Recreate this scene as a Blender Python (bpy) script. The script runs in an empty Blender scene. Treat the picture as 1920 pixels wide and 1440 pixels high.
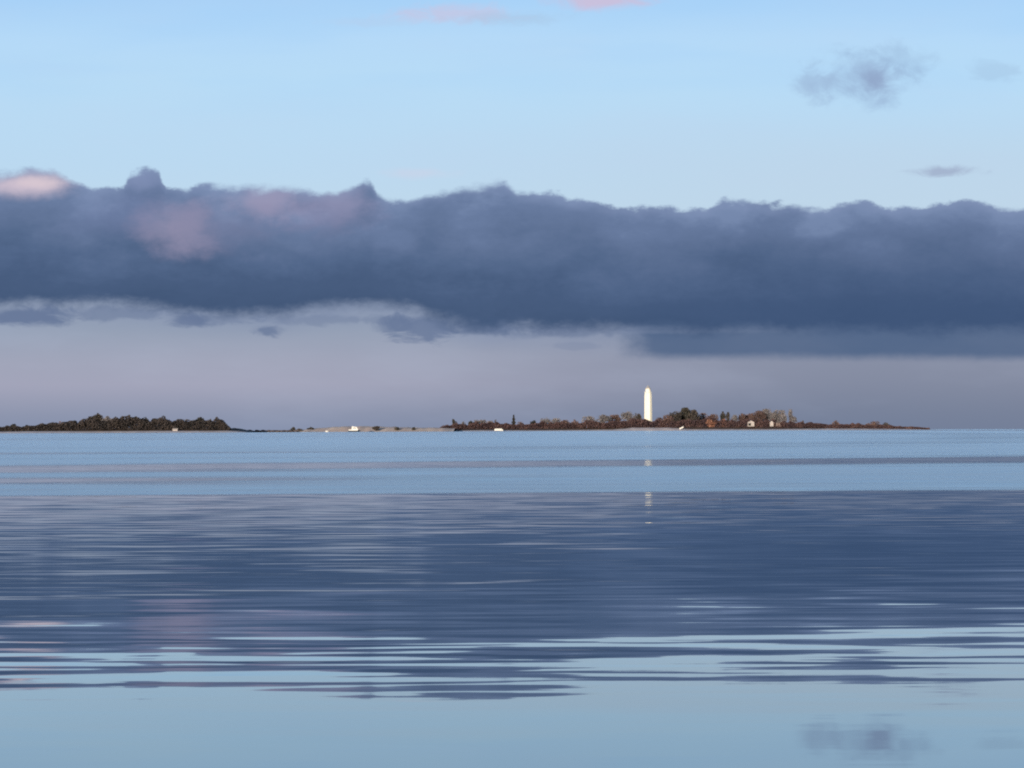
import bpy, math, random
from mathutils import Matrix, Vector

random.seed(7)
S = bpy.context.scene
COL = S.collection
R = math.radians

# ------------------------------------------------------------------ frame of the place
F = 2773.0            # focal length in photo pixels (1920 wide)
EYE = 1.1             # eye height over the water, metres
HZ = 805.5            # horizon row at the middle of the photo
TILT = 0.0035


def hz(x):
    return HZ - TILT * (x - 960)


def wx(x, D):
    return (x - 960) / F * D


def wz(x, y, D):
    return EYE + (hz(x) - y) / F * D


def lin(r, g, b):
    def f(c):
        c /= 255.0
        return c / 12.92 if c <= 0.04045 else ((c + 0.055) / 1.055) ** 2.4
    return (f(r), f(g), f(b))


# ------------------------------------------------------------------ node helpers
class NB:
    """small expression builder over a node tree"""

    def __init__(self, nt):
        self.nt = nt

    def new(self, t):
        return self.nt.nodes.new(t)

    def put(self, sock, v):
        if isinstance(v, (int, float)):
            sock.default_value = v
        elif isinstance(v, tuple):
            sock.default_value = v if len(v) == len(sock.default_value) else (*v, 1.0)
        else:
            self.nt.links.new(v, sock)

    def m(self, op, a, b=None, c=None, clamp=False):
        n = self.new('ShaderNodeMath')
        n.operation = op
        n.use_clamp = clamp
        for i, v in enumerate((a, b, c)):
            if v is not None:
                self.put(n.inputs[i], v)
        return n.outputs[0]

    def add(self, a, b): return self.m('ADD', a, b)
    def sub(self, a, b): return self.m('SUBTRACT', a, b)
    def mul(self, a, b): return self.m('MULTIPLY', a, b)
    def div(self, a, b): return self.m('DIVIDE', a, b)

    def sm(self, v, a, b):
        """smoothstep rising from a to b (a<b) or falling (a>b)"""
        n = self.new('ShaderNodeMapRange')
        n.interpolation_type = 'SMOOTHSTEP'
        lo, hi, o0, o1 = (a, b, 0.0, 1.0)
        if isinstance(a, (int, float)) and isinstance(b, (int, float)) and a > b:
            lo, hi, o0, o1 = b, a, 1.0, 0.0
        self.put(n.inputs[0], v)
        self.put(n.inputs[1], lo)
        self.put(n.inputs[2], hi)
        self.put(n.inputs[3], o0)
        self.put(n.inputs[4], o1)
        return n.outputs[0]

    def xyz(self, x, y, z=0.0):
        n = self.new('ShaderNodeCombineXYZ')
        for i, v in enumerate((x, y, z)):
            self.put(n.inputs[i], v)
        return n.outputs[0]

    def noise(self, x, y, sx, sy, detail=3.0, rough=0.5, off=0.0, dist=0.0, color=False):
        """noise on coordinates (x/sx, y/sy)"""
        n = self.new('ShaderNodeTexNoise')
        n.noise_dimensions = '3D'
        v = self.xyz(self.mul(x, 1.0 / sx), self.mul(y, 1.0 / sy), off)
        self.put(n.inputs['Vector'], v)
        n.inputs['Scale'].default_value = 1.0
        n.inputs['Detail'].default_value = detail
        n.inputs['Roughness'].default_value = rough
        n.inputs['Distortion'].default_value = dist
        return n.outputs['Color'] if color else n.outputs['Fac']

    def curve(self, v, pts, lo, hi, vlo, vhi):
        """piecewise curve v -> value, given points in real units"""
        n = self.new('ShaderNodeFloatCurve')
        t = self.m('DIVIDE', self.sub(v, lo), hi - lo, clamp=True)
        self.put(n.inputs['Value'], t)
        c = n.mapping.curves[0]
        P = [((x - lo) / (hi - lo), (y - vlo) / (vhi - vlo)) for x, y in pts]
        c.points[0].location = P[0]
        c.points[1].location = P[-1]
        for p in P[1:-1]:
            c.points.new(*p)
        for p in c.points:
            p.handle_type = 'AUTO_CLAMPED'
        n.mapping.update()
        return self.add(self.mul(n.outputs[0], vhi - vlo), vlo)

    def ramp(self, v, stops):
        n = self.new('ShaderNodeValToRGB')
        self.put(n.inputs[0], v)
        e = n.color_ramp.elements
        e[0].position, e[0].color = stops[0][0], (*stops[0][1], 1)
        e[1].position, e[1].color = stops[-1][0], (*stops[-1][1], 1)
        for p, c in stops[1:-1]:
            k = e.new(p)
            k.color = (*c, 1)
        return n.outputs[0]

    def mix(self, f, a, b, mode='MIX'):
        n = self.new('ShaderNodeMix')
        n.data_type = 'RGBA'
        n.blend_type = mode
        n.clamp_factor = True
        self.put(n.inputs[0], f)
        self.put(n.inputs[6], a)
        self.put(n.inputs[7], b)
        return n.outputs[2]


# ------------------------------------------------------------------ world: clear dusk sky and its clouds
SUN_EL = 6.0
SUN_AZ = 200.0        # compass bearing of the sun, 0 = +Y (the view), clockwise


def build_world():
    w = bpy.data.worlds.new("World")
    S.world = w
    w.use_nodes = True
    w.cycles.sampling_method = 'MANUAL'
    w.cycles.sample_map_resolution = 512
    nt = w.node_tree
    nt.nodes.clear()
    b = NB(nt)
    STR = 0.1
    sky = b.new('ShaderNodeTexSky')
    sky.sky_type = 'NISHITA'
    sky.sun_disc = False
    sky.sun_elevation = R(SUN_EL)
    sky.sun_rotation = R(SUN_AZ)
    sky.altitude = 0
    sky.air_density = 1.0
    sky.dust_density = 0.6
    sky.ozone_density = 1.5

    tc = b.new('ShaderNodeTexCoord')
    sp = b.new('ShaderNodeSeparateXYZ')
    nt.links.new(tc.outputs['Generated'], sp.inputs[0])
    X, Y, Z = sp.outputs
    Yc = b.m('MAXIMUM', Y, 0.08)
    U = b.mul(b.div(X, Yc), F)                       # across, 1 degree is about 48
    E = b.mul(b.div(Z, b.m('SQRT', b.add(b.mul(X, X), b.mul(Y, Y)))), F)   # elevation, same unit
    # flat-chart elevation in front (keeps the cloud base level)
    E = b.mul(b.div(Z, Yc), F)
    front = b.sm(Y, 0.25, 0.5)

    def T(x, y):
        return (x - 960.0, hz(x) - y)

    # ---- clear air: gradient by elevation, deeper blue overhead
    g = b.ramp(b.m('DIVIDE', E, 2500.0, clamp=True), [
        (0.0000, lin(132, 145, 174)), (0.0120, lin(140, 150, 177)), (0.0340, lin(162, 165, 189)),
        (0.0520, lin(160, 165, 188)), (0.0760, lin(148, 160, 184)), (0.1000, lin(148, 161, 186)), (0.1320, lin(180, 200, 222)),
        (0.1600, lin(194, 219, 239)), (0.2000, lin(190, 220, 244)), (0.2640, lin(187, 223, 250)),
        (0.2960, lin(184, 221, 252)), (0.3240, lin(172, 214, 252)), (0.3700, lin(148, 199, 248)), (0.55, lin(118, 178, 242)), (1.0, lin(96, 158, 232))])
    # the low air is greyer to the right, rosier to the left
    right = b.sm(U, -500.0, 700.0)
    low = b.sm(E, 260.0, 120.0)
    g = b.mix(b.mul(b.mul(right, low), 0.92), g, b.mix(b.sm(E, 0.0, 140.0), lin(112, 126, 154), lin(129, 138, 164)))
    mid = b.mul(b.sm(E, 330.0, 420.0), b.sm(E, 640.0, 480.0))
    g = b.mix(b.mul(b.mul(right, mid), 0.5), g, lin(193, 214, 233))
    mott = b.noise(U, E, 420, 110, 4, 0.55, 3.3)
    g = b.mix(b.mul(b.sm(mott, 0.45, 0.75), 0.10), g, lin(198, 210, 236))
    upper = b.sm(E, 520.0, 760.0)
    mott2 = b.noise(U, E, 500, 90, 3, 0.5, 9.1)
    g = b.mix(b.mul(b.mul(b.sm(mott2, 0.4, 0.7), upper), 0.30), g, lin(166, 211, 252))

    # Nishita share of the clear sky (all of it overhead and behind)
    inv = b.new('ShaderNodeVectorMath')
    inv.operation = 'SCALE'
    nt.links.new(sky.outputs[0], inv.inputs[0])
    inv.inputs['Scale'].default_value = STR
    nish = inv.outputs[0]
    share = b.m('MAXIMUM', b.sm(E, 1500.0, 3600.0), b.sub(1.0, front))
    share = b.m('MAXIMUM', share, 0.06)
    c = b.mix(share, g, nish)

    # ---- warped chart for ragged cloud edges
    n1 = b.noise(U, E, 90, 60, 5, 0.6, 1.0)
    n2 = b.noise(U, E, 110, 70, 5, 0.6, 5.0)
    n3 = b.noise(U, E, 300, 140, 4, 0.55, 8.0)
    nf = b.noise(U, E, 24, 14, 4, 0.65, 12.0)
    n4 = b.noise(U, E, 62, 30, 5, 0.62, 27.0, 0.6)
    n5 = b.noise(U, E, 58, 46, 5, 0.6, 35.0, 0.3)

    def ell(x, y, rx, ry, rag=0.9, soft=1.0, n=None):
        """ragged soft blob centred on a direction"""
        u0, e0 = T(x, y)
        du = b.mul(b.sub(U, u0), 1.0 / rx)
        de = b.mul(b.sub(E, e0), 1.0 / ry)
        d = b.m('SQRT', b.add(b.mul(du, du), b.mul(de, de)))
        d = b.add(d, b.mul(b.sub(n if n is not None else n1, 0.5), 2.0 * rag))
        return b.sm(d, 1.0 + 0.15 * soft, 1.0 - 0.85 * soft)

    # ---- thin high wisps
    c = b.mix(b.mul(ell(845, 20, 150, 22, 1.0, 1.0, n4), 0.62), c, lin(203, 196, 222))
    c = b.mix(b.mul(ell(960, 28, 140, 15, 1.0, 1.0, n4), 0.4), c, lin(168, 196, 224))
    c = b.mix(b.mul(ell(700, 36, 120, 12, 1.1, 1.0, n4), 0.3), c, lin(184, 204, 232))
    c = b.mix(b.mul(ell(1130, -6, 120, 22, 0.7, 1.0, n4), 0.85), c, lin(206, 190, 216))
    c = b.mix(b.mul(ell(1622, 146, 112, 58, 1.15, 1.0, n5), 0.58), c, lin(156, 184, 216))
    c = b.mix(b.mul(ell(1645, 142, 58, 42, 0.85, 1.0, n5), 0.75), c, lin(146, 168, 202))
    c = b.mix(b.mul(ell(1648, 148, 32, 24, 0.8, 1.0, n5), 0.35), c, lin(138, 155, 190))
    c = b.mix(b.mul(ell(1535, 152, 56, 38, 1.4, 1.0, n5), 0.50), c, lin(156, 182, 214))
    c = b.mix(b.mul(ell(1690, 105, 80, 34, 1.6, 1.0, n5), 0.45), c, lin(156, 186, 218))
    c = b.mix(b.mul(ell(1775, 319, 70, 13, 1.2, 1.0, n4), 0.85), c, lin(160, 175, 202))
    c = b.mix(b.mul(ell(1880, 128, 60, 24, 1.4, 1.0, n4), 0.36), c, lin(160, 190, 220))
    c = b.mix(b.mul(ell(790, 322, 90, 14, 0.9), 0.3), c, lin(214, 208, 226))

    # ---- the long cloud bank
    top_pts = [(-700, 345), (-300, 335), (-100, 330), (0, 326), (60, 316), (110, 325), (150, 344), (190, 352), (222, 348), (236, 328), (250, 318),
               (268, 314), (286, 317), (302, 328), (316, 350), (345, 350), (375, 343), (420, 350), (470, 350), (500, 345), (545, 350), (600, 358),
               (650, 352), (672, 338), (686, 328), (700, 346), (730, 366), (760, 369), (800, 362), (830, 355), (870, 347), (905, 341),
               (940, 339), (965, 352), (1000, 355), (1040, 361), (1080, 371), (1130, 381), (1190, 388), (1240, 384), (1300, 390),
               (1340, 378), (1385, 370), (1430, 376), (1470, 384), (1540, 386), (1600, 375), (1640, 375), (1690, 389), (1740, 380),
               (1800, 376), (1835, 372), (1880, 383), (1940, 386), (2300, 380), (2700, 392)]
    bot_pts = [(-700, 560), (-100, 566), (0, 568), (60, 566), (150, 566), (260, 570), (350, 580), (450, 587), (520, 585), (600, 574),
               (680, 570), (760, 574), (800, 590), (850, 603), (930, 611), (1000, 612), (1150, 614), (1500, 616), (1900, 616), (2700, 610)]
    top = b.curve(U, [T(*p) for p in top_pts], -1660, 1740, 380, 500)
    bot = b.curve(U, [T(*p) for p in bot_pts], -1660, 1740, 170, 270)
    # billows: rounded lumps along the top
    vo = b.new('ShaderNodeTexVoronoi')
    vo.feature = 'SMOOTH_F1'
    vo.inputs['Scale'].default_value = 1.0
    vo.inputs['Smoothness'].default_value = 0.35
    vv = b.xyz(b.add(b.mul(U, 1 / 46.0), b.mul(b.sub(n2, 0.5), 1.2)), b.add(b.mul(E, 1 / 34.0), b.mul(b.sub(n1, 0.5), 1.2)), 0.0)
    nt.links.new(vv, vo.inputs['Vector'])
    bil = b.sub(0.45, vo.outputs['Distance'])
    edge = b.sub(b.add(b.add(top, b.mul(bil, 15.0)), b.add(b.mul(b.sub(n1, 0.5), 26.0), b.mul(b.sub(nf, 0.5), 20.0))), E)
    softT = b.add(7.0, b.mul(b.sm(n3, 0.45, 0.7), 12.0))
    mtop = b.sm(edge, b.mul(softT, -0.5), softT)
    lower = b.sub(E, b.add(bot, b.add(b.mul(b.sub(n2, 0.5), 44.0), b.mul(b.sub(nf, 0.5), 18.0))))
    mbot = b.sm(lower, -20.0, 18.0)
    hang = b.mul(b.sm(E, b.sub(bot, 60.0), b.add(bot, 4.0)), b.sm(E, b.add(bot, 120.0), b.add(bot, 100.0)))
    c = b.mix(b.mul(b.mul(hang, front), b.add(0.25, b.mul(b.sm(n3, 0.3, 0.7), 0.5))), c, lin(122, 137, 168))
    bank = b.mul(b.mul(mtop, mbot), front)

    # lower shelf under the bank, on the right
    sh_n = b.add(b.mul(b.sub(n1, 0.5), 26.0), b.mul(b.sub(nf, 0.5), 8.0))
    u1 = T(1185, 640)[0]
    shelf = b.mul(b.sm(b.add(b.sub(U, u1), b.mul(sh_n, 2.6)), -34.0, 40.0),
                  b.sm(b.sub(b.add(E, b.mul(sh_n, 0.55)), b.add(b.mul(U, -0.0035 - 0.004), 137.0)), -11.0, 13.0))
    shelf = b.mul(b.mul(shelf, b.sm(E, 260.0, 220.0)), front)
    gap = b.mul(b.sm(b.add(E, b.mul(sh_n, 0.4)), 176.0, 184.0), b.sm(b.add(E, b.mul(sh_n, 0.4)), 200.0, 190.0))
    shelf = b.mul(shelf, b.sub(1.0, b.mul(gap, b.mul(b.sm(U, 640.0, 240.0), 0.38))))
    c = b.mix(b.mul(shelf, b.add(0.86, b.mul(b.sm(n3, 0.35, 0.7), 0.10))), c, lin(82, 103, 136))
    # scraps under the bank
    for x, y, rx, ry, a, rag in [(55, 592, 105, 24, 0.85, 0.7), (200, 588, 130, 16, 0.45, 0.9), (348, 602, 52, 15, 0.75, 0.7), (500, 620, 38, 11, 0.7, 0.8),
                                 (800, 612, 85, 32, 0.72, 0.9), (735, 612, 50, 18, 0.4, 0.9), (900, 612, 90, 22, 0.7, 0.8), (985, 630, 60, 9, 0.16, 0.9),
                                 (1080, 648, 70, 9, 0.14, 0.9), (420, 598, 90, 12, 0.35, 1.0), (650, 600, 200, 12, 0.3, 1.0), (1060, 622, 140, 13, 0.35, 1.0)]:
        c = b.mix(b.mul(b.mul(ell(x, y, rx, ry, rag * 1.25, 0.75, n4), min(1.0, a + 0.08)), front), c, lin(102, 119, 152))

    # colour of the bank: slate base, lavender-blue crown, mottled
    t = b.m('DIVIDE', b.sub(E, bot), b.sub(top, bot), clamp=True)
    big = b.noise(U, E, 260, 110, 5, 0.55, 21.0)
    vb = b.new('ShaderNodeTexVoronoi')
    vb.feature = 'SMOOTH_F1'
    vb.inputs['Scale'].default_value = 1.0
    vb.inputs['Smoothness'].default_value = 0.6
    nt.links.new(b.xyz(b.add(b.mul(U, 1 / 120.0), b.mul(b.sub(n2, 0.5), 1.6)), b.add(b.mul(E, 1 / 62.0), b.mul(b.sub(n1, 0.5), 1.6)), 3.0), vb.inputs['Vector'])
    lump = b.mul(b.sub(0.5, vb.outputs['Distance']), b.sm(t, 0.1, 0.6))
    t2 = b.add(t, b.add(b.mul(b.sub(big, 0.5), 0.75), b.add(b.mul(lump, 0.42), b.mul(b.sub(nf, 0.5), 0.22))))
    bc = b.ramp(b.m('ADD', t2, 0.0, clamp=True), [
        (0.0, lin(66, 87, 120)), (0.22, lin(71, 92, 126)), (0.42, lin(82, 103, 138)), (0.62, lin(94, 113, 148)),
        (0.82, lin(103, 122, 158)), (1.0, lin(119, 138, 174))])
    bc = b.mix(b.mul(b.sm(U, -100.0, 700.0), b.mul(b.sm(t, 1.15, 0.1), 0.55)), bc, lin(60, 83, 120))
    # where the last sun reaches it: rose patches
    for x, y, rx, ry, a, col in [(325, 425, 90, 62, 0.72, (152, 146, 174)), (500, 372, 95, 48, 0.65, (164, 156, 184)), (600, 390, 130, 58, 0.45, (146, 142, 174)),
                                 (420, 420, 120, 60, 0.3, (134, 134, 166)), (640, 372, 70, 34, 0.4, (150, 150, 182)), (225, 395, 130, 60, 0.25, (110, 120, 160))]:
        bc = b.mix(b.mul(ell(x, y, rx, ry, 0.8), a), bc, lin(*col))
    bc = b.mix(b.mul(ell(262, 338, 46, 26, 0.5), 0.6), bc, lin(134, 148, 186))
    # thin rim lets the sky through
    rim = b.mul(b.sm(edge, 26.0, 2.0), 0.30)
    bc = b.mix(rim, bc, lin(140, 156, 192))
    c = b.mix(b.mul(bank, 0.985), c, bc)
    # sunlit rosy cumulus on the left crown
    rosy = ell(40, 346, 125, 32, 0.55)
    c = b.mix(b.mul(b.mul(rosy, mtop), 0.90), c, lin(206, 192, 207))
    c = b.mix(b.mul(b.mul(ell(70, 340, 70, 16, 0.7), mtop), 0.6), c, lin(224, 206, 213))
    c = b.mix(b.mul(b.mul(ell(75, 316, 55, 9, 0.7), mtop), 0.6), c, lin(158, 164, 194))

    sc = b.new('ShaderNodeVectorMath')
    sc.operation = 'SCALE'
    nt.links.new(c, sc.inputs[0])
    sc.inputs['Scale'].default_value = 1.0 / STR
    bg = b.new('ShaderNodeBackground')
    bg.inputs['Strength'].default_value = STR
    nt.links.new(sc.outputs[0], bg.inputs['Color'])
    out = b.new('ShaderNodeOutputWorld')
    nt.links.new(bg.outputs[0], out.inputs['Surface'])


build_world()


# ------------------------------------------------------------------ materials
def mat(name):
    m = bpy.data.materials.new(name)
    m.use_nodes = True
    nt = m.node_tree
    return m, NB(nt), nt.nodes['Principled BSDF']


def pos(b):
    g = b.new('ShaderNodeNewGeometry')
    s = b.new('ShaderNodeSeparateXYZ')
    b.nt.links.new(g.outputs['Position'], s.inputs[0])
    return s.outputs


def mottled(name, c1, c2, scale=1.0, rough=0.85, detail=4, vary=0.25):
    m, b, p = mat(name)
    g = b.new('ShaderNodeNewGeometry')
    n = b.new('ShaderNodeTexNoise')
    n.inputs['Scale'].default_value = scale
    n.inputs['Detail'].default_value = detail
    b.nt.links.new(g.outputs['Position'], n.inputs['Vector'])
    c = b.mix(b.sm(n.outputs[0], 0.35, 0.65), c1, c2)
    oi = b.new('ShaderNodeObjectInfo')
    hsv = b.new('ShaderNodeHueSaturation')
    b.nt.links.new(c, hsv.inputs['Color'])
    b.put(hsv.inputs['Value'], b.add(1.0 - vary, b.mul(oi.outputs['Random'], 2 * vary)))
    b.nt.links.new(hsv.outputs[0], p.inputs['Base Color'])
    p.inputs['Roughness'].default_value = rough
    return m


M = {
    'bare': mottled('russet_twigs', (0.092, 0.058, 0.056), (0.175, 0.112, 0.102), 0.35),
    'grey': mottled('grey_twigs', (0.125, 0.118, 0.130), (0.22, 0.20, 0.21), 0.35),
    'dark': mottled('dark_foliage', (0.022, 0.024, 0.022), (0.06, 0.052, 0.042), 0.4),
    'olive': mottled('olive_thicket', (0.036, 0.032, 0.030), (0.078, 0.064, 0.056), 0.4),
    'rust': mottled('rust_leaves', (0.18, 0.075, 0.05), (0.30, 0.15, 0.105), 0.4),
    'straw': mottled('straw_leaves', (0.22, 0.17, 0.12), (0.34, 0.26, 0.19), 0.4),
    'bark': mottled('bark', (0.045, 0.034, 0.030), (0.09, 0.07, 0.06), 1.5),
    'scrub': mottled('maroon_scrub', (0.045, 0.026, 0.033), (0.105, 0.060, 0.060), 0.18, vary=0.0),
    'scrub_dark': mottled('dark_scrub', (0.026, 0.023, 0.025), (0.055, 0.043, 0.041), 0.2, vary=0.0),
    'sand': mottled('sand', (0.58, 0.46, 0.42), (0.70, 0.58, 0.52), 0.08, vary=0.0),
    'beach': mottled('shingle', (0.50, 0.46, 0.51), (0.64, 0.59, 0.63), 0.15, vary=0.0),
    'soil': mottled('soil', (0.05, 0.033, 0.03), (0.09, 0.06, 0.05), 0.1, vary=0.0),
    'rock': mottled('rock', (0.045, 0.038, 0.045), (0.11, 0.09, 0.09), 0.7, vary=0.0),
    'white': mottled('white_paint', (0.78, 0.77, 0.74), (0.83, 0.82, 0.79), 0.6, 0.5, vary=0.0),
    'cream': mottled('cream_limewash', (0.82, 0.80, 0.70), (0.84, 0.82, 0.74), 0.5, 0.6, vary=0.0),
    'weather': mottled('weathered_white', (0.32, 0.29, 0.29), (0.42, 0.38, 0.37), 0.8, 0.6, vary=0.0),
    'pink': mottled('pale_rose_boards', (0.24, 0.18, 0.17), (0.31, 0.24, 0.21), 0.8, 0.7, vary=0.0),
    'roof': mottled('grey_roof', (0.10, 0.09, 0.09), (0.16, 0.14, 0.13), 1.2, 0.7, vary=0.0),
    'hull': mottled('slate_hull', (0.05, 0.06, 0.085), (0.08, 0.09, 0.12), 1.0, 0.4, vary=0.0),
    'iron': mottled('grey_metal', (0.34, 0.33, 0.33), (0.42, 0.40, 0.40), 1.0, 0.5, vary=0.0),
}


def glass_mat():
    m, b, p = mat('window_glass')
    p.inputs['Base Color'].default_value = (0.02, 0.025, 0.03, 1)
    p.inputs['Roughness'].default_value = 0.08
    return m


M['glass'] = glass_mat()


def water_mat():
    m, b, p = mat('sea_water')
    X, Y, Z = pos(b)
    Yp = b.m('MAXIMUM', Y, 0.5)
    w1 = b.noise(X, Y, 26.0, 14.0, 3, 0.5, 2.0)
    w2 = b.noise(X, Y, 7.0, 3.2, 3, 0.5, 4.0)
    # wind lanes: nearly parallel to the shore, slightly wandering
    Yl = b.mul(Yp, b.add(1.0, b.add(b.mul(b.sub(w1, 0.5), 0.05), b.mul(b.sub(w2, 0.5), 0.035))))
    Yl = b.add(Yl, b.mul(X, -0.012))
    q = b.div(3050.0, Yl)
    ruff = b.curve(b.add(q, b.mul(X, 0.28)), [(0, 0.75), (6, 0.8), (14, 1.0), (27, 0.96), (32, 0.72), (36, 0.66), (40, 0.95), (52, 1.0), (57, 0.9), (60.5, 0.2), (66, 0.16),
                       (70, 0.72), (76, 0.9), (100, 1.0), (112, 0.97), (117, 0.75), (121, 0.08), (130, 0.0), (300, 0.0), (700, 0.0)], 0, 700, 0, 1)
    # left half: the lane boundary frays into slicks
    fray = b.mul(b.sm(X, 4.0, -14.0), b.mul(b.sm(q, 62.0, 80.0), b.sm(q, 122.0, 100.0)))
    fr = b.noise(X, Yl, 60.0, 5.0, 2, 0.5, 7.0)
    ruff = b.mul(ruff, b.sub(1.0, b.mul(fray, b.sm(fr, 0.42, 0.6))))
    lane = b.noise(X, b.m('LOGARITHM', Yl, 2.718), 160.0, 0.075, 3, 0.6, 41.0)
    ruff = b.mul(ruff, b.add(0.62, b.mul(b.sm(lane, 0.35, 0.62), 0.42)))
    # slopes
    f1 = b.noise(X, Y, 2.1, 0.33, 2.0, 0.45, 13.4, 0.35, color=True)
    f2 = b.noise(X, Y, 1.3, 0.14, 2.0, 0.5, 16.7, 0.2, color=True)
    f3 = b.noise(X, Y, 5.0, 0.9, 2.0, 0.5, 19.0, 0.0, color=True)

    def split(v):
        s = b.new('ShaderNodeSeparateColor')
        b.nt.links.new(v, s.inputs[0])
        return s.outputs

    f4 = b.noise(X, Y, 1.2, 0.085, 2.0, 0.5, 31.0, 0.0, color=True)
    a1, a2, a3, a4 = split(f1), split(f2), split(f3), split(f4)
    # where the ripple trains run: by distance, patchy
    pat = b.sm(b.noise(X, Y, 9.0, 3.0, 3, 0.55, 23.0), 0.36, 0.66)
    amp = b.curve(q, [(0, 0.02), (60, 0.014), (110, 0.011), (165, 0.011), (195, 0.020), (230, 0.027), (300, 0.036), (365, 0.052), (400, 0.072), (450, 0.074), (485, 0.055), (515, 0.030),
                      (550, 0.018), (640, 0.020), (700, 0.016)], 0, 700, 0, 0.08)
    amp = b.mul(amp, b.add(0.35, b.mul(pat, 0.95)))
    sy = b.add(b.mul(b.sub(a1[1], 0.5), 1.3), b.mul(b.sub(a2[1], 0.5), 1.8))
    sx = b.add(b.mul(b.sub(a1[0], 0.5), 0.5), b.mul(b.sub(a2[0], 0.5), 0.3))
    sy = b.add(b.mul(sy, amp), b.mul(b.sub(a4[1], 0.5), b.curve(q, [(0, 0.06), (60, 0.11), (90, 0.11), (125, 0.15), (190, 0.11), (225, 0.045), (330, 0.034), (420, 0.055), (480, 0.034), (530, 0.010), (700, 0.006)], 0, 700, 0, 0.2)))
    # a long low swell
    sy = b.add(sy, b.curve(q, [(0, -0.004), (50, -0.009), (120, -0.008), (185, -0.009), (230, -0.003), (300, 0.003), (360, 0.002), (400, -0.002), (440, -0.001), (480, 0.002), (510, -0.003), (560, -0.012), (640, -0.014), (700, -0.01)], 0, 700, -0.02, 0.02))
    sx = b.mul(sx, amp)
    ra = b.mul(ruff, 0.28)
    sy = b.add(sy, b.mul(b.sub(a3[1], 0.5), ra))
    sx = b.add(sx, b.mul(b.sub(a3[0], 0.5), ra))
    nrm = b.new('ShaderNodeVectorMath')
    nrm.operation = 'NORMALIZE'
    b.nt.links.new(b.xyz(sx, sy, 1.0), nrm.inputs[0])
    # mirror of the sky over the dim body of the water, stronger at a glancing view
    gl = b.new('ShaderNodeBsdfGlossy')
    gl.distribution = 'GGX'
    gl.inputs['Color'].default_value = (0.95, 0.985, 1.0, 1)
    b.put(gl.inputs['Roughness'], b.add(0.03, b.mul(ruff, 0.33)))
    b.nt.links.new(nrm.outputs[0], gl.inputs['Normal'])
    df = b.new('ShaderNodeBsdfDiffuse')
    df.inputs['Color'].default_value = (0.04, 0.075, 0.12, 1)
    lw = b.new('ShaderNodeLayerWeight')
    lw.inputs['Blend'].default_value = 0.5
    fac = b.add(0.25, b.mul(b.m('POWER', lw.outputs['Facing'], 4.0), 0.75))
    fac = b.mul(fac, b.sub(1.0, b.mul(ruff, 0.14)))
    mx = b.new('ShaderNodeMixShader')
    b.put(mx.inputs[0], fac)
    b.nt.links.new(df.outputs[0], mx.inputs[1])
    b.nt.links.new(gl.outputs[0], mx.inputs[2])
    b.nt.nodes.remove(p)
    b.nt.links.new(mx.outputs[0], b.nt.nodes['Material Output'].inputs['Surface'])
    return m


M['water'] = water_mat()


# ------------------------------------------------------------------ mesh helpers
class MB:
    def __init__(self):
        self.v, self.f = [], []

    def quad(self, a, b_, c, d):
        n = len(self.v)
        self.v += [a, b_, c, d]
        self.f.append((n, n + 1, n + 2, n + 3))

    def box(self, x0, x1, y0, y1, z0, z1):
        n = len(self.v)
        self.v += [(x, y, z) for z in (z0, z1) for y in (y0, y1) for x in (x0, x1)]
        for q in ((0, 2, 3, 1), (4, 5, 7, 6), (0, 1, 5, 4), (2, 6, 7, 3), (0, 4, 6, 2), (1, 3, 7, 5)):
            self.f.append(tuple(n + i for i in q))

    def lathe(self, prof, seg, cx=0, cy=0, rot=0.0):
        """prof: (radius, z) from bottom to top, closed at both ends"""
        n = len(self.v)
        for r_, z in prof:
            for k in range(seg):
                a = rot + 2 * math.pi * k / seg
                self.v.append((cx + r_ * math.cos(a), cy + r_ * math.sin(a), z))
        for i in range(len(prof) - 1):
            for k in range(seg):
                k2 = (k + 1) % seg
                self.f.append((n + i * seg + k, n + i * seg + k2, n + (i + 1) * seg + k2, n + (i + 1) * seg + k))
        self.f.append(tuple(n + k for k in reversed(range(seg))))
        self.f.append(tuple(n + (len(prof) - 1) * seg + k for k in range(seg)))

    def tube(self, pts, radii, seg=6):
        n = len(self.v)
        P = [Vector(p) for p in pts]
        for i, p in enumerate(P):
            d = (P[min(i + 1, len(P) - 1)] - P[max(i - 1, 0)]).normalized()
            a = d.orthogonal().normalized()
            c = d.cross(a)
            for k in range(seg):
                t = 2 * math.pi * k / seg
                self.v.append(tuple(p + (a * math.cos(t) + c * math.sin(t)) * radii[i]))
        for i in range(len(P) - 1):
            for k in range(seg):
                k2 = (k + 1) % seg
                self.f.append((n + i * seg + k, n + i * seg + k2, n + (i + 1) * seg + k2, n + (i + 1) * seg + k))
        self.f.append(tuple(n + k for k in reversed(range(seg))))
        self.f.append(tuple(n + (len(P) - 1) * seg + k for k in range(seg)))

    def build(self, name, m, parent=None, loc=(0, 0, 0), smooth=False, rz=0.0):
        me = bpy.data.meshes.new(name)
        me.from_pydata(self.v, [], self.f)
        me.materials.append(m)
        if smooth:
            me.polygons.foreach_set('use_smooth', [True] * len(me.polygons))
        me.update()
        o = bpy.data.objects.new(name, me)
        COL.objects.link(o)
        o.parent = parent
        o.location = loc
        o.rotation_euler.z = rz
        return o


def tag(o, label, cat=None, group=None, kind=None):
    o['label'] = label
    if cat:
        o['category'] = cat
    if group:
        o['group'] = group
    if kind:
        o['kind'] = kind
    return o


def root(name, loc, label, cat, group=None, rz=0.0):
    o = bpy.data.objects.new(name, None)
    o.empty_display_size = 0.5
    COL.objects.link(o)
    o.location = loc
    o.rotation_euler.z = rz
    return tag(o, label, cat, group)


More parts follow.
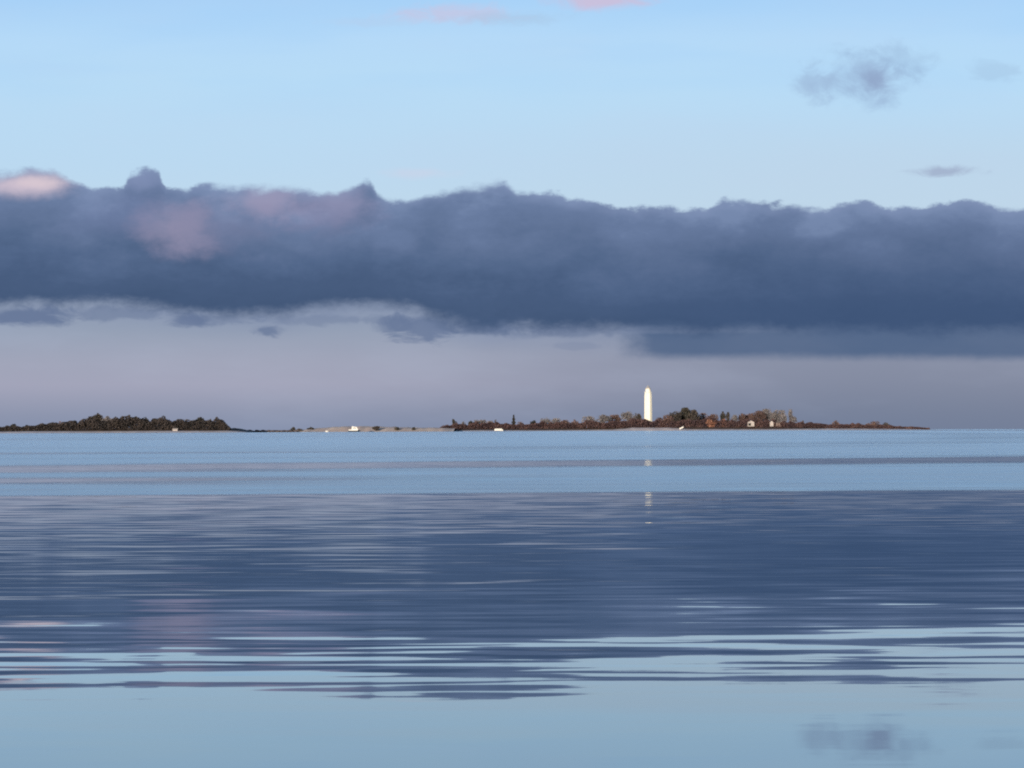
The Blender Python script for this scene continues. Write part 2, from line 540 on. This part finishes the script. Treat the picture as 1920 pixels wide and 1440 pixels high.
# ------------------------------------------------------------------ the sea
wmb = MB()
wmb.quad((-40000, -300, 0), (40000, -300, 0), (40000, 60000, 0), (-40000, 60000, 0))
tag(wmb.build('water', M['water']), 'calm blue sea with slick and rippled lanes mirroring the cloud bank', 'sea', kind='structure')


# ------------------------------------------------------------------ land
def interp(pts, x):
    if x <= pts[0][0]:
        return pts[0][1]
    for (x0, y0), (x1, y1) in zip(pts, pts[1:]):
        if x <= x1:
            t = (x - x0) / (x1 - x0)
            return y0 + (y1 - y0) * t
    return pts[-1][1]


def hsh(x, s=0):
    return math.sin(x * 12.9898 + s * 78.233) * 43758.5453 % 1.0


def vnoise(x, s=0):
    i = math.floor(x)
    f = x - i
    f = f * f * (3 - 2 * f)
    return hsh(i, s) * (1 - f) + hsh(i + 1, s) * f - 0.5


def strip(name, x0, x1, D, tops, rows, m, step=3.0, wob=0.4, seed=0):
    """land along the shore: rows = [(offset behind the shoreline, share of the height)]; tops in metres by photo column"""
    mb = MB()
    n = int((x1 - x0) / step)
    cols = []
    for i in range(n + 1):
        x = x0 + (x1 - x0) * i / n
        X = wx(x, D)
        H = interp(tops, x)
        shore = D + vnoise(X * 0.05, seed) * 8 + vnoise(X * 0.21, seed + 1) * 3
        cols.append([])
        for k, (off, sh) in enumerate(rows):
            z = H * sh + (vnoise(X * 0.33, seed + 5 + k) * wob * min(1, H / 2) if 0 < sh else 0)
            if sh <= 0:
                z = sh
            mb.v.append((X, shore + off, z))
    r_ = len(rows)
    for i in range(n):
        for k in range(r_ - 1):
            a = i * r_ + k
            mb.f.append((a, a + r_, a + r_ + 1, a + 1))
    return mb.build(name, m, smooth=True)


DL, DS, DR = 850.0, 960.0, 1000.0       # wooded islet, sandy bar, lighthouse point
ISL = [(-60, 1.4), (0, 1.6), (100, 2.0), (180, 2.6), (420, 2.4), (440, 1.2), (450, 0.0)]
tag(strip('terrain', -60, 452, DL, ISL, [(-4, -0.4), (2, 0.18), (6, 0.55), (16, 1.0), (45, 1.0), (70, -0.4)], M['soil'], seed=3),
    'low dark ground of the wooded islet', 'land', kind='structure')
tag(strip('beach', -60, 456, DL - 9, [(-60, 1.0), (60, 1.1), (420, 1.1), (456, 0.2)], [(-3, -0.25), (1, 0.35), (8, 0.9), (15, 1.0)], M['beach'], wob=0.2, seed=4),
    'narrow pale shingle shore in front of the wooded islet', 'shore', kind='structure')
SPIT = [(440, 1.0), (560, 1.6), (590, 2.6), (620, 3.4), (670, 3.7), (720, 3.4), (770, 2.8), (820, 2.4), (850, 2.0)]
tag(strip('sand_bar', 536, 850, DS, SPIT, [(-6, -0.4), (2, 0.15), (8, 0.6), (18, 0.92), (36, 1.0), (60, 0.8), (80, -0.4)], M['sand'], wob=0.7, seed=9),
    'pale tan sandy bar joining wooded islet to lighthouse point', 'sand', kind='structure')
PT = [(815, 0.6), (830, 1.6), (900, 2.0), (1100, 2.4), (1300, 2.8), (1480, 2.2), (1600, 1.6), (1700, 0.9), (1745, 0.3), (1760, 0.0)]
tag(strip('terrain', 815, 1762, DR, PT, [(-3, -0.4), (1, 0.3), (6, 0.7), (16, 1.0), (80, 1.0), (110, -0.4)], M['soil'], seed=12),
    'low dark brown ground of lighthouse point', 'land', kind='structure')
tag(strip('beach', 822, 1762, DR - 10, [(822, 0.5), (900, 0.9), (1000, 0.6), (1150, 1.0), (1190, 2.2), (1260, 2.1), (1300, 1.1), (1450, 0.9), (1560, 1.2), (1700, 0.6), (1762, 0.1)],
          [(-3, -0.25), (1, 0.3), (7, 0.85), (16, 1.0)], M['beach'], wob=0.2, seed=14),
    'pale shingle beach along the foot of lighthouse point', 'shore', kind='structure')


# stone causeway between islet and bar
def stones(name, x0, x1, D, tops, m, n, seed):
    rnd = random.Random(seed)
    mb = MB()
    for i in range(n):
        x = x0 + (x1 - x0) * (i + rnd.random()) / n
        H = interp(tops, x)
        s = rnd.uniform(0.5, 1.1)
        zc = rnd.uniform(-0.2, H)
        cy = D + rnd.uniform(-2.2, 2.2) * (1.1 - zc / (H + 0.6))
        cx = wx(x, D)
        nn = len(mb.v)
        ring = 7
        for lv, (rr, zz) in enumerate(((0.55, -0.5), (1.0, -0.1), (0.85, 0.35), (0.3, 0.6))):
            for k in range(ring):
                a = 2 * math.pi * k / ring + lv * 0.3
                q = s * rr * rnd.uniform(0.75, 1.15)
                mb.v.append((cx + q * 1.25 * math.cos(a), cy + q * math.sin(a), zc + s * zz * 0.8))
        for lv in range(3):
            for k in range(ring):
                k2 = (k + 1) % ring
                mb.f.append((nn + lv * ring + k, nn + lv * ring + k2, nn + (lv + 1) * ring + k2, nn + (lv + 1) * ring + k))
        mb.f.append(tuple(nn + 3 * ring + k for k in range(ring)))
    return mb.build(name, m)


tag(stones('breakwater', 436, 560, 905.0, [(436, 1.5), (470, 1.15), (560, 1.0)], M['rock'], 260, 5),
    'low dark stone breakwater running from the wooded islet to the sandy bar', 'breakwater')


# ------------------------------------------------------------------ vegetation
def spray(mb, p, size, rnd, out=None, slim=0.5):
    """one leaf or twig clump: a small ragged four-cornered face"""
    d = Vector((rnd.gauss(0, 1), rnd.gauss(0, 1), rnd.gauss(0, 0.8)))
    if out is not None:
        d = d * 0.6 + out
    if d.length < 1e-3:
        d = Vector((0, 0, 1))
    d.normalize()
    s = d.cross(Vector((rnd.gauss(0, 1), rnd.gauss(0, 1), rnd.gauss(0, 1))))
    if s.length < 1e-3:
        s = d.orthogonal()
    s.normalize()
    L, W = size * rnd.uniform(0.7, 1.4), size * slim * rnd.uniform(0.6, 1.3)
    p = Vector(p)
    mb.quad(tuple(p - d * L * 0.5), tuple(p + s * W * 0.5), tuple(p + d * L * 0.5), tuple(p - s * W * 0.5))


def tree(name, label, cat, x, ytop, wpx, D, kind, base_z, seed, group=None, lean=0.0, low=0.15, dens=1.0, cone=False, depth=None, back=20.0):
    rnd = random.Random(seed)
    D2 = D + back + rnd.uniform(-4, 10)
    k = D2 / F
    W = wpx * k
    H = wz(x, ytop, D2) - base_z
    H = max(H, 1.0)
    o = root(name, (wx(x, D2), D2, base_z), label, cat, group)
    dpt = (depth or W)
    # ---- trunk with limbs
    t = MB()
    r0 = max(0.10, H * 0.022)
    topx = lean * H
    pts = [(0, 0, -0.4), (topx * 0.15 + rnd.uniform(-.1, .1), 0, H * 0.25), (topx * 0.5 + rnd.uniform(-.2, .2), rnd.uniform(-.2, .2), H * 0.55), (topx * 0.9, 0, H * 0.88)]
    t.tube(pts, [r0 * 1.3, r0, r0 * 0.65, r0 * 0.2])
    limbs = []
    nl = 3 if cone else rnd.randint(6, 9)
    for i in range(nl):
        zf = rnd.uniform(0.2, 0.7)
        a = rnd.uniform(0, 2 * math.pi)
        rx, ry = W * 0.42 * math.cos(a), dpt * 0.42 * math.sin(a)
        zt = min(0.92, zf + rnd.uniform(0.15, 0.35)) * H
        s = (topx * zf, 0, zf * H)
        mmid = (s[0] + rx * 0.5, ry * 0.5, s[2] + (zt - s[2]) * 0.62)
        e = (s[0] + rx, ry, zt)
        t.tube([s, mmid, e], [r0 * 0.5, r0 * 0.33, r0 * 0.1], 5)
        limbs.append(e)
    t.build('trunk', M['bark'], o, smooth=True)
    # ---- crown: clumps in several lobes
    c = MB()
    area = W * H
    size = 0.85 if kind in ('dark', 'olive') else 0.9
    slim = 0.75 if kind in ('dark', 'olive', 'rust', 'straw') else 0.5
    n = int(min(2600, max(160, area * 17)) * dens)
    if cone:
        for _ in range(n):
            u = rnd.random() ** 0.8
            z = low * H + u * (1.0 - low) * H
            rr = (1.0 - u) ** 0.75 * 0.5 * (0.8 + 0.35 * math.sin(u * 24 + seed)) * math.sqrt(rnd.uniform(0.1, 1))
            a = rnd.uniform(0, 2 * math.pi)
            spray(c, (topx * u + W * rr * math.cos(a), dpt * rr * math.sin(a), z), size, rnd, Vector((math.cos(a), math.sin(a), 0.2)), slim)
    else:
        lobes = []
        nb = rnd.randint(11, 14)
        for i in range(nb):
            a = rnd.uniform(0, 2 * math.pi)
            rr = rnd.uniform(0.1, 0.34)
            zf = rnd.uniform(low + 0.12, 0.84)
            lobes.append((topx * zf + W * rr * math.cos(a), dpt * rr * math.sin(a), zf * H, rnd.uniform(0.17, 0.26)))
        lobes.append((topx, 0, H * 0.82, 0.2))
        lobes.append((-W * 0.3, 0, H * rnd.uniform(0.5, 0.68), 0.2))
        lobes.append((W * 0.3, 0, H * rnd.uniform(0.5, 0.68), 0.2))
        for _ in range(n):
            lx, ly, lz, lr = rnd.choice(lobes)
            d = Vector((rnd.gauss(0, 1), rnd.gauss(0, 1), rnd.gauss(0, 1))).normalized()
            q = rnd.uniform(0.35, 1.0) ** 0.6
            p = (lx + d.x * W * lr * q, ly + d.y * dpt * lr * q, min(H * 1.02, max(low * H * 0.6, lz + d.z * H * lr * 0.95 * q)))
            spray(c, p, size, rnd, d, slim)
    c.build('crown', M[kind], o)
    return o


def thicket(name, label, x0, x1, D, tops, base, m, n, seed, depth=14.0, front=6.0, cat='undergrowth'):
    rnd = random.Random(seed)
    mb = MB()
    for i in range(n):
        x = rnd.uniform(x0, x1)
        X0 = wx(x, D)
        dy = front + rnd.random() * depth
        H = interp(tops, x) * (0.72 + 0.55 * (vnoise(X0 * 0.16, seed) + 0.5)) * (0.75 + 0.5 * (vnoise(X0 * 0.5, seed + 2) + 0.5))
        gz = interp(base, x) * min(1.0, 0.5 + dy / 22.0)
        z = gz + H * rnd.random() ** 1.1
        spray(mb, (wx(x, D + dy), D + dy, z), 0.95, rnd, Vector((0, 0, 0.5)), 0.6)
    return tag(mb.build(name, m), label, cat, kind='stuff')


thicket('undergrowth', 'dark brown scrub covering the wooded islet beneath its trees', -50, 432, DL,
        [(-50, 2.2), (0, 2.2), (20, 2.0), (60, 2.8), (110, 4.4), (160, 5.6), (210, 5.6), (316, 5.4), (324, 4.2), (335, 5.0), (412, 5.2), (422, 3.4), (432, 1.0)], ISL, M['scrub_dark'], 26000, 41, depth=16)
thicket('undergrowth', 'maroon scrub and low bushes covering lighthouse point down to its tip', 822, 1742, DR,
        [(822, 1.0), (835, 2.6), (890, 3.2), (950, 2.8), (1010, 3.0), (1060, 3.6), (1180, 3.8), (1205, 4.6), (1232, 4.4), (1260, 3.6), (1300, 3.8), (1320, 5.0), (1400, 4.6), (1480, 4.0), (1497, 3.0), (1530, 2.4), (1640, 2.4), (1700, 1.3), (1742, 0.6)], PT, M['scrub'], 56000, 43, depth=18)

ISLET = 'trees on the wooded islet'
POINT = 'trees on lighthouse point'
# x, top row, width, kind, label, extra
islet_trees = [
    (-14, 797, 26, 'olive', 'low dark bush cut by the frame edge on the wooded islet', {}),
    (25, 795, 11, 'dark', 'small lone tufted tree above the thin outer end of the wooded islet', {}),
    (36, 802, 20, 'olive', 'flat dark bush beside the small lone tufted tree on the wooded islet', {}),
    (51, 797, 10, 'dark', 'small pointed tree at the foot of the rising outer wood', {'lean': -0.15}),
    (70, 799, 26, 'olive', 'low dense olive bush just inland of the small pointed tree', {}),
    (95, 793, 26, 'olive', 'mid height dense tree where the outer wood starts rising', {}),
    (113, 790, 13, 'bare', 'dark maroon square topped tree in the outer wood of the islet', {}),
    (126, 791, 12, 'dark', 'narrow dark tree just inland of the maroon square topped tree', {}),
    (139, 788, 14, 'dark', 'small round headed tree halfway up to the tallest islet tree', {}),
    (153, 790, 16, 'olive', 'dense tree tucked below the seaward flank of the tallest islet tree', {}),
    (169, 780, 22, 'olive', 'tall dense tree leaning against the tallest tree of the wooded islet', {}),
    (184, 775, 24, 'olive', 'tallest broad crowned tree on the wooded islet', {}),
    (201, 780, 22, 'grey', 'pale grey bare tree beside the tallest tree of the wooded islet', {}),
    (219, 786, 22, 'olive', 'dense tree starting the long level wood on the islet', {}),
    (234, 786, 18, 'olive', 'shorter dense tree, second in the long level wood of the islet', {}),
    (249, 782, 20, 'dark', 'dark tree with a small raised top in the level islet wood', {}),
    (266, 784, 20, 'olive', 'brownish dense tree in the middle of the level islet wood', {}),
    (273, 782, 12, 'dark', 'narrow dark tree with knobbed top in the level islet wood', {}),
    (289, 785, 20, 'olive', 'flat topped dense tree two before the notch in the islet wood', {}),
    (308, 785, 22, 'olive', 'flat topped dense tree at the notch on its outer side', {}),
    (334, 790, 20, 'olive', 'lower dense tree at the notch, behind the tiny white shed', {}),
    (352, 786, 22, 'olive', 'dense tree just past the notch in the islet wood', {}),
    (375, 782, 20, 'dark', 'dark tree with a raised knob above the inner islet wood', {}),
    (393, 786, 22, 'olive', 'dense tree second from the inner end of the islet wood', {}),
    (411, 788, 24, 'olive', 'rounded dense tree closing the inner end of the islet wood', {}),
    (440, 803, 13, 'dark', 'tiny dark shrub between the islet wood and stone breakwater', {'cat': 'shrub'}),
]
for i, (x, y, w_, kd, lb, ex) in enumerate(islet_trees):
    cat = ex.pop('cat', 'tree')
    nm = {'tree': {'olive': 'dense_tree', 'dark': 'evergreen_tree', 'bare': 'bare_tree', 'grey': 'bare_tree'}[kd], 'shrub': 'shrub'}[cat]
    tree(nm, lb, cat, x, y, w_, DL, kd, interp(ISL, x) * 0.95, 100 + i, ISLET if cat == 'tree' else None, low=0.05, dens=1.25, back=16.0, **ex)

SB = 'shrubs on the sandy bar'
for i, (x, y, w_, kd, lb) in enumerate([
        (549, 801, 9, 'dark', 'small dark shrub where the stone breakwater meets the sandy bar'),
        (561, 804, 12, 'olive', 'low brownish shrub between the breakwater end and squat dark shrub'),
        (582, 801, 14, 'dark', 'squat dark shrub at the low end of the sandy bar'),
        (704, 799, 14, 'olive', 'brown shrub on sandy bar, next past the white cabin boat'),
        (744, 801, 10, 'dark', 'dark shrub on sandy bar midway between cabin boat and lighthouse point'),
        (775, 801, 8, 'dark', 'small dark shrub on sandy bar, last before the maroon scrub')]):
    tree('shrub', lb, 'shrub', x, y, w_, DS, kd, max(0.6, wz(x, y + 8, DS)), 300 + i, SB, low=0.0, dens=1.3, back=5.0)

point_trees = [
    (836, 797, 18, 'bare', 'low maroon bush on the first rise of lighthouse point', {}),
    (853, 786, 9, 'dark', 'small leaning dark tree nearest the sandy bar on lighthouse point', {'lean': -0.2}),
    (869, 790, 8, 'grey', 'thin grey sapling, first after the small leaning dark tree', {}),
    (883, 789, 11, 'dark', 'dark twiggy tree holding the end of a flat grey canopy', {}),
    (901, 787, 24, 'grey', 'flat topped pale grey tree with sky showing beneath its canopy', {'low': 0.5}),
    (919, 789, 16, 'grey', 'smaller flat grey tree beside the see-through pale grey canopy', {'low': 0.4}),
    (929, 786, 5, 'grey', 'spindly sapling standing above the white upturned boat', {}),
    (963, 778, 11, 'dark', 'dark narrow cone shaped evergreen standing alone on lighthouse point', {'cone': True, 'low': 0.05}),
    (976, 791, 14, 'bare', 'low brown bush at the foot of the cone shaped evergreen', {}),
    (1000, 788, 14, 'dark', 'small dark rounded tree, second past the cone shaped evergreen', {}),
    (1023, 782, 22, 'grey', 'pale grey bare tree with level top past the small dark rounded tree', {'low': 0.3}),
    (1042, 784, 22, 'grey', 'grey bare tree merging with its level topped neighbour', {'low': 0.25}),
    (1060, 787, 20, 'bare', 'low russet tree between grey bare trees and the broad flat grey tree', {}),
    (1077, 786, 16, 'bare', 'russet tree touching the broad flat grey tree', {}),
    (1103, 780, 28, 'grey', 'broad flat grey tree with straight sides midway to the lighthouse', {'low': 0.15, 'dens': 0.95}),
    (1131, 778, 32, 'grey', 'greyish tree with brown base after the broad flat grey tree', {'low': 0.1, 'dens': 0.95}),
    (1152, 777, 26, 'bare', 'brown arched tree third before the lighthouse tower', {}),
    (1179, 771, 32, 'grey', 'tall rounded grey bare tree closest before the lighthouse tower', {'low': 0.1, 'dens': 0.95}),
    (1197, 775, 14, 'olive', 'small greenish tree brushing the lighthouse tower', {}),
    (1214, 788, 24, 'bare', 'low maroon bush hiding the foot of the lighthouse', {'back': 12.0}),
    (1236, 783, 20, 'bare', 'russet tree just past the lighthouse foot', {}),
    (1253, 777, 26, 'bare', 'brown tree on the rising flank of the big dark clump', {'low': 0.0, 'back': 14.0}),
    (1266, 771, 24, 'olive', 'dark brown tree with small peak beside the tallest dark tree', {'low': 0.0, 'back': 14.0}),
    (1284, 764, 34, 'dark', 'tallest dark rounded tree on lighthouse point', {'back': 16.0, 'low': 0.0, 'dens': 1.4}),
    (1300, 768, 26, 'olive', 'dark tree on the falling shoulder of the tallest dark tree', {'low': 0.0, 'back': 16.0}),
    (1316, 774, 22, 'bare', 'maroon brown tree above the straw coloured shrub', {'back': 30.0}),
    (1337, 776, 22, 'bare', 'maroon brown tree above the rust red shrub', {'back': 30.0}),
    (1355, 770, 10, 'dark', 'dark tufted treetop over the rust red shrub, taller of two', {'back': 26.0}),
    (1364, 772, 9, 'olive', 'slim dark treetop, shorter partner of the dark tufted treetop', {'back': 26.0}),
    (1377, 778, 16, 'grey', 'pale grey bare tree in the dip between two wooded rises', {'low': 0.3}),
    (1391, 775, 14, 'bare', 'brown tree at the edge of the dip, before the gabled cottage', {}),
    (1403, 775, 26, 'bare', 'brown tree rising directly behind the white gabled cottage', {'back': 30.0}),
    (1421, 770, 32, 'bare', 'broad brown tree between gabled cottage and white shed', {}),
    (1440, 766, 34, 'grey', 'tallest tree of the wood behind the narrow white shed', {'back': 30.0, 'dens': 1.0}),
    (1457, 768, 28, 'grey', 'level topped tree behind the pale rose hut', {'back': 30.0, 'dens': 1.0}),
    (1469, 768, 14, 'grey', 'grey tree at the far edge of the wood behind the huts', {}),
    (1482, 767, 9, 'grey', 'lone grey lollipop tree with a gap of sky beside it', {'low': 0.55}),
    (1487, 780, 15, 'grey', 'low open arched grey tree ending the tall wood', {'low': 0.35}),
    (1505, 787, 5, 'grey', 'spindly leafless sapling just past the tall wood', {'low': 0.3, 'dens': 0.6}),
    (1567, 788, 14, 'bare', 'dark peaked bush partway along the low tip', {}),
    (1636, 790, 24, 'bare', 'wide domed maroon bush on the low tip of lighthouse point', {}),
    (1661, 792, 16, 'olive', 'last dark bush before the low tip sinks into the sea', {}),
]
for i, (x, y, w_, kd, lb, ex) in enumerate(point_trees):
    bush = 'bush' in lb
    nm = 'shrub' if bush else {'olive': 'dense_tree', 'dark': 'evergreen_tree', 'bare': 'bare_tree', 'grey': 'bare_tree'}[kd]
    kw = dict(low=0.08, dens=1.0 if kd in ('dark', 'olive', 'bare') else 0.62, back=20.0)
    kw.update(ex)
    tree(nm, lb, 'shrub' if bush else 'tree', x, y, w_, DR, kd, interp(PT, x) * 0.95, 500 + i, 'bushes on lighthouse point' if bush else POINT, **kw)
for i, (x, y, w_, kd, lb) in enumerate([
        (1312, 788, 18, 'straw', 'straw coloured shrub at the shore below maroon trees'),
        (1333, 787, 22, 'rust', 'widest rust red sunlit shrub between straw shrub and pale rose shrub'),
        (1357, 785, 11, 'rust', 'narrow tall rust red shrub below the dark tufted treetop')]):
    tree('shrub', lb, 'shrub', x, y, w_, DR, kd, interp(PT, x) * 0.8, 600 + i, 'bushes on lighthouse point', low=0.0, dens=1.3, back=9.0)


# ------------------------------------------------------------------ lighthouse
def lighthouse():
    D = 1030.0
    x = 1215
    k = D / F
    z0 = 2.6
    zt = wz(x, 737, D)        # gallery floor
    zl = wz(x, 729, D)        # lantern eaves
    zr = wz(x, 722.5, D)      # roof top
    o = root('lighthouse', (wx(x, D), D, 0.0), 'tall cream white lighthouse tower rising above brown trees on the point', 'lighthouse')
    t = MB()
    t.lathe([(3.05, z0 - 1.0), (3.05, z0 + 0.4), (2.95, z0 + 0.6), (2.68, zt - 2.4), (2.55, zt - 0.8), (2.45, zt - 0.25)], 8, rot=R(22.5))
    t.build('tower', M['cream'], o)
    g = MB()
    g.lathe([(2.5, zt - 0.25), (2.56, zt - 0.2), (2.56, zt - 0.02), (2.5, zt)], 16)
    g.build('gallery', M['cream'], o)
    rl = MB()
    for q in range(16):
        a = 2 * math.pi * q / 16
        rl.box(2.44 * math.cos(a) - 0.035, 2.44 * math.cos(a) + 0.035, 2.44 * math.sin(a) - 0.035, 2.44 * math.sin(a) + 0.035, zt, zt + 1.05)
    for zz in (zt + 0.55, zt + 1.02):
        P = [(2.44 * math.cos(2 * math.pi * q / 32), 2.44 * math.sin(2 * math.pi * q / 32), zz) for q in range(33)]
        rl.tube(P, [0.04] * 33, 4)
    rl.build('railing', M['cream'], o)
    ln = MB()
    ln.lathe([(1.95, zt), (1.95, zt + 1.0), (1.8, zt + 1.1), (1.75, zl - 0.2), (1.82, zl - 0.1), (1.82, zl)], 10)
    ln.build('lantern_room', M['cream'], o)
    rf = MB()
    rf.lathe([(1.9, zl), (1.9, zl + 0.1), (1.55, zl + 0.75), (0.95, zl + 1.4), (0.32, zl + 1.75)], 10)
    rf.build('roof', M['iron'], o)
    v = MB()
    v.lathe([(0.16, zl + 1.72), (0.32, zl + 1.95), (0.3, zl + 2.2), (0.05, zl + 2.4), (0.03, zr + 0.6)], 10)
    v.build('vent_ball', M['iron'], o)


lighthouse()


# ------------------------------------------------------------------ huts
def hut(name, label, cat, x, ybase, wpx, hpx, D, wall, ridge_along=True, door=None, win=None, depth=None, rz=0.0):
    k = D / F
    W, H = wpx * k, hpx * k
    dp = depth or W * 0.9
    z0 = max(0.5, wz(x, ybase, D))
    o = root(name, (wx(x, D), D, z0), label, cat, None, rz)
    eave = H * 0.62
    b_ = MB()
    b_.box(-W / 2, W / 2, -dp / 2, dp / 2, -0.6, eave)
    if not ridge_along:     # gable faces the sea
        for yy in (-dp / 2, dp / 2):
            n = len(b_.v)
            b_.v += [(-W / 2, yy, eave), (W / 2, yy, eave), (0, yy, H - 0.08)]
            b_.f.append((n, n + 1, n + 2))
    b_.build('wall', wall, o)
    r_ = MB()
    ov, th = 0.18, 0.12

    def slab(a, c, d, e):
        n = len(r_.v)
        r_.v += [a, c, d, e] + [(p[0], p[1], p[2] + th) for p in (a, c, d, e)]
        for q in ((0, 3, 2, 1), (4, 5, 6, 7), (0, 1, 5, 4), (1, 2, 6, 5), (2, 3, 7, 6), (3, 0, 4, 7)):
            r_.f.append(tuple(n + i for i in q))
    if ridge_along:
        slab((-W / 2 - ov, -dp / 2 - ov, eave - 0.06), (W / 2 + ov, -dp / 2 - ov, eave - 0.06), (W / 2 + ov, 0, H - 0.08), (-W / 2 - ov, 0, H - 0.08))
        slab((W / 2 + ov, dp / 2 + ov, eave - 0.06), (-W / 2 - ov, dp / 2 + ov, eave - 0.06), (-W / 2 - ov, 0.0, H - 0.083), (W / 2 + ov, 0.0, H - 0.083))
    else:
        slab((-W / 2 - ov, -dp / 2 - ov, eave - 0.06), (0, -dp / 2 - ov, H - 0.05), (0, dp / 2 + ov, H - 0.05), (-W / 2 - ov, dp / 2 + ov, eave - 0.06))
        slab((0, -dp / 2 - ov, H - 0.053), (W / 2 + ov, -dp / 2 - ov, eave - 0.06), (W / 2 + ov, dp / 2 + ov, eave - 0.06), (0, dp / 2 + ov, H - 0.053))
    return o, r_, W, H, dp


def cottage():
    o, r_, W, H, dp = hut('cottage', 'white gabled cottage with a dark doorway below the brown wood', 'cottage', 1407, 798, 12, 9.5, DR + 8, M['weather'], False)
    r_.build('roof', M['weather'], o)
    d = MB()
    d.box(-W * 0.42, -W * 0.02, -dp / 2 - 0.03, -dp / 2 + 0.05, -0.1, H * 0.48)
    d.build('door', M['glass'], o)


cottage()
o, r_, W, H, dp = hut('shed', 'narrow white shed beside the pale rose hut', 'shed', 1446, 798, 6.5, 9, DR + 7, M['weather'], False)
r_.build('roof', M['weather'], o)
o, r_, W, H, dp = hut('hut', 'small pale rose hut next to the narrow white shed', 'hut', 1458, 797.5, 8, 8, DR + 9, M['pink'], True)
r_.build('roof', M['roof'], o)
o, r_, W, H, dp = hut('shed', 'tiny white shed at the waterside under the islet wood notch', 'shed', 329, 809.5, 9, 6.5, DL + 2, M['weather'], True)
r_.build('roof', M['weather'], o)


# ------------------------------------------------------------------ boats
def hull_mesh(L, B, H, sheer=0.25, n=14, m=7):
    """open-water hull, bow towards +x; returns MB with closed deck"""
    mb = MB()
    for i in range(n + 1):
        t = i / n
        half = B / 2 * (1 - max(0, (t - 0.45) / 0.55) ** 2.2) * (0.86 + 0.14 * min(1, t / 0.3))
        half = max(half, 0.02)
        zt = H * (1 + sheer * t * t)
        zb = H * 0.55 * max(0, (t - 0.7) / 0.3) ** 2
        for j in range(m):
            a = -1 + 2 * j / (m - 1)
            y = half * a
            z = zb + (zt - zb) * abs(a) ** 2.4
            mb.v.append((-L / 2 + L * t, y, z))
    for i in range(n):
        for j in range(m - 1):
            q = i * m + j
            mb.f.append((q, q + 1, q + m + 1, q + m))
    for i in range(n):            # deck
        q = i * m
        mb.f.append((q, q + m, q + 2 * m - 1, q + m - 1))
    mb.f.append(tuple(range(m)))  # transom
    return mb


def cabin_boat():
    D = 935.0
    o = root('cabin_boat', (wx(664, D), D, 0.0), 'white cabin boat with dark hull lying off the sandy bar', 'boat', rz=R(12))
    L = 7.6
    h = hull_mesh(L, 2.6, 1.35)
    h.build('hull', M['hull'], o, loc=(0, 0, -0.35), smooth=False)
    gk = MB()
    gk.box(-L * 0.47, L * 0.28, -1.32, 1.32, 0.85, 1.5)
    gk.build('topside', M['white'], o)
    c = MB()
    n = len(c.v)
    pr = [(-1.6, 1.5), (2.2, 1.5), (1.4, 3.1), (-1.5, 3.5)]
    for yy in (-1.05, 1.05):
        c.v += [(px, yy, pz) for px, pz in pr]
    c.f += [(0, 1, 2, 3), (7, 6, 5, 4), (0, 4, 5, 1), (1, 5, 6, 2), (2, 6, 7, 3), (3, 7, 4, 0)]
    cb = c.build('cabin', M['white'], o)
    w = MB()
    w.box(-1.0, 0.9, -1.075, -1.055, 2.2, 2.6)
    w.build('window', M['glass'], cb)


cabin_boat()


def dinghy(name, label, x, ybase, D, L, B, H, rz=0.0, ry=0.0, flip=False, z=None, m='white'):
    o = root(name, (wx(x, D), D, z if z is not None else 0.0), label, 'boat', None, rz)
    h = hull_mesh(L, B, H, 0.3)
    hb = h.build('hull', M[m], o, smooth=False)
    th = MB()
    if flip:
        hb.rotation_euler.x = math.pi
        hb.location.z = H * 1.15
        th.box(-L * 0.42, L * 0.4, -0.04, 0.04, H * 1.13, H * 1.25)
        th.build('keel', M[m], o)
    else:
        hb.location.z = -0.12
        hb.rotation_euler.y = ry
        th.box(-L * 0.2, -L * 0.05, -B * 0.4, B * 0.4, H * 1.02, H * 1.1)
        th.build('thwart', M['weather'], o)
    return o


dinghy('dinghy', 'tiny white dinghy afloat beside the white cabin boat', 613, 812, 930, 1.9, 1.2, 0.9, rz=R(10))
dinghy('upturned_boat', 'white boat lying upturned on the beach below a spindly sapling', 935, 806, DR - 12, 5.8, 2.2, 1.25, rz=R(4), flip=True, z=0.25)
dinghy('rowing_boat', 'small white boat, bow raised, on the beach past the lighthouse', 1278, 805, DR - 9, 3.0, 1.3, 0.85, rz=R(-8), ry=R(-22), z=1.5)

# ------------------------------------------------------------------ sun
sd = bpy.data.lights.new('sun', 'SUN')
sd.energy = 5.0
sd.angle = R(0.5)
sd.color = (1.0, 0.87, 0.71)
so = bpy.data.objects.new('sun', sd)
COL.objects.link(so)
az, el = R(SUN_AZ), R(SUN_EL)
to_sun = Vector((math.sin(az) * math.cos(el), math.cos(az) * math.cos(el), math.sin(el)))
so.rotation_euler = to_sun.to_track_quat('Z', 'Y').to_euler()
so.location = (0, -50, 60)

# ------------------------------------------------------------------ camera
cd = bpy.data.cameras.new('camera')
cd.sensor_width = 36.0
cd.lens = F / 1920.0 * 36.0
cd.clip_start = 0.1
cd.clip_end = 100000.0
co = bpy.data.objects.new('camera', cd)
COL.objects.link(co)
pitch = math.atan((HZ - 720.0) / F)
rot = Matrix.Rotation(math.pi / 2 + pitch, 4, 'X') @ Matrix.Rotation(-TILT, 4, 'Z')
co.matrix_world = Matrix.Translation((0, 0, EYE)) @ rot
S.camera = co

# ------------------------------------------------------------------ output
vs = S.view_settings
vs.view_transform = 'Standard'
vs.look = 'None'
vs.exposure = 0.0
vs.gamma = 1.0
S.display_settings.display_device = 'sRGB'
S.render.engine = 'CYCLES'
S.cycles.use_denoising = False
S.cycles.max_bounces = 3
S.cycles.filter_width = 2.0
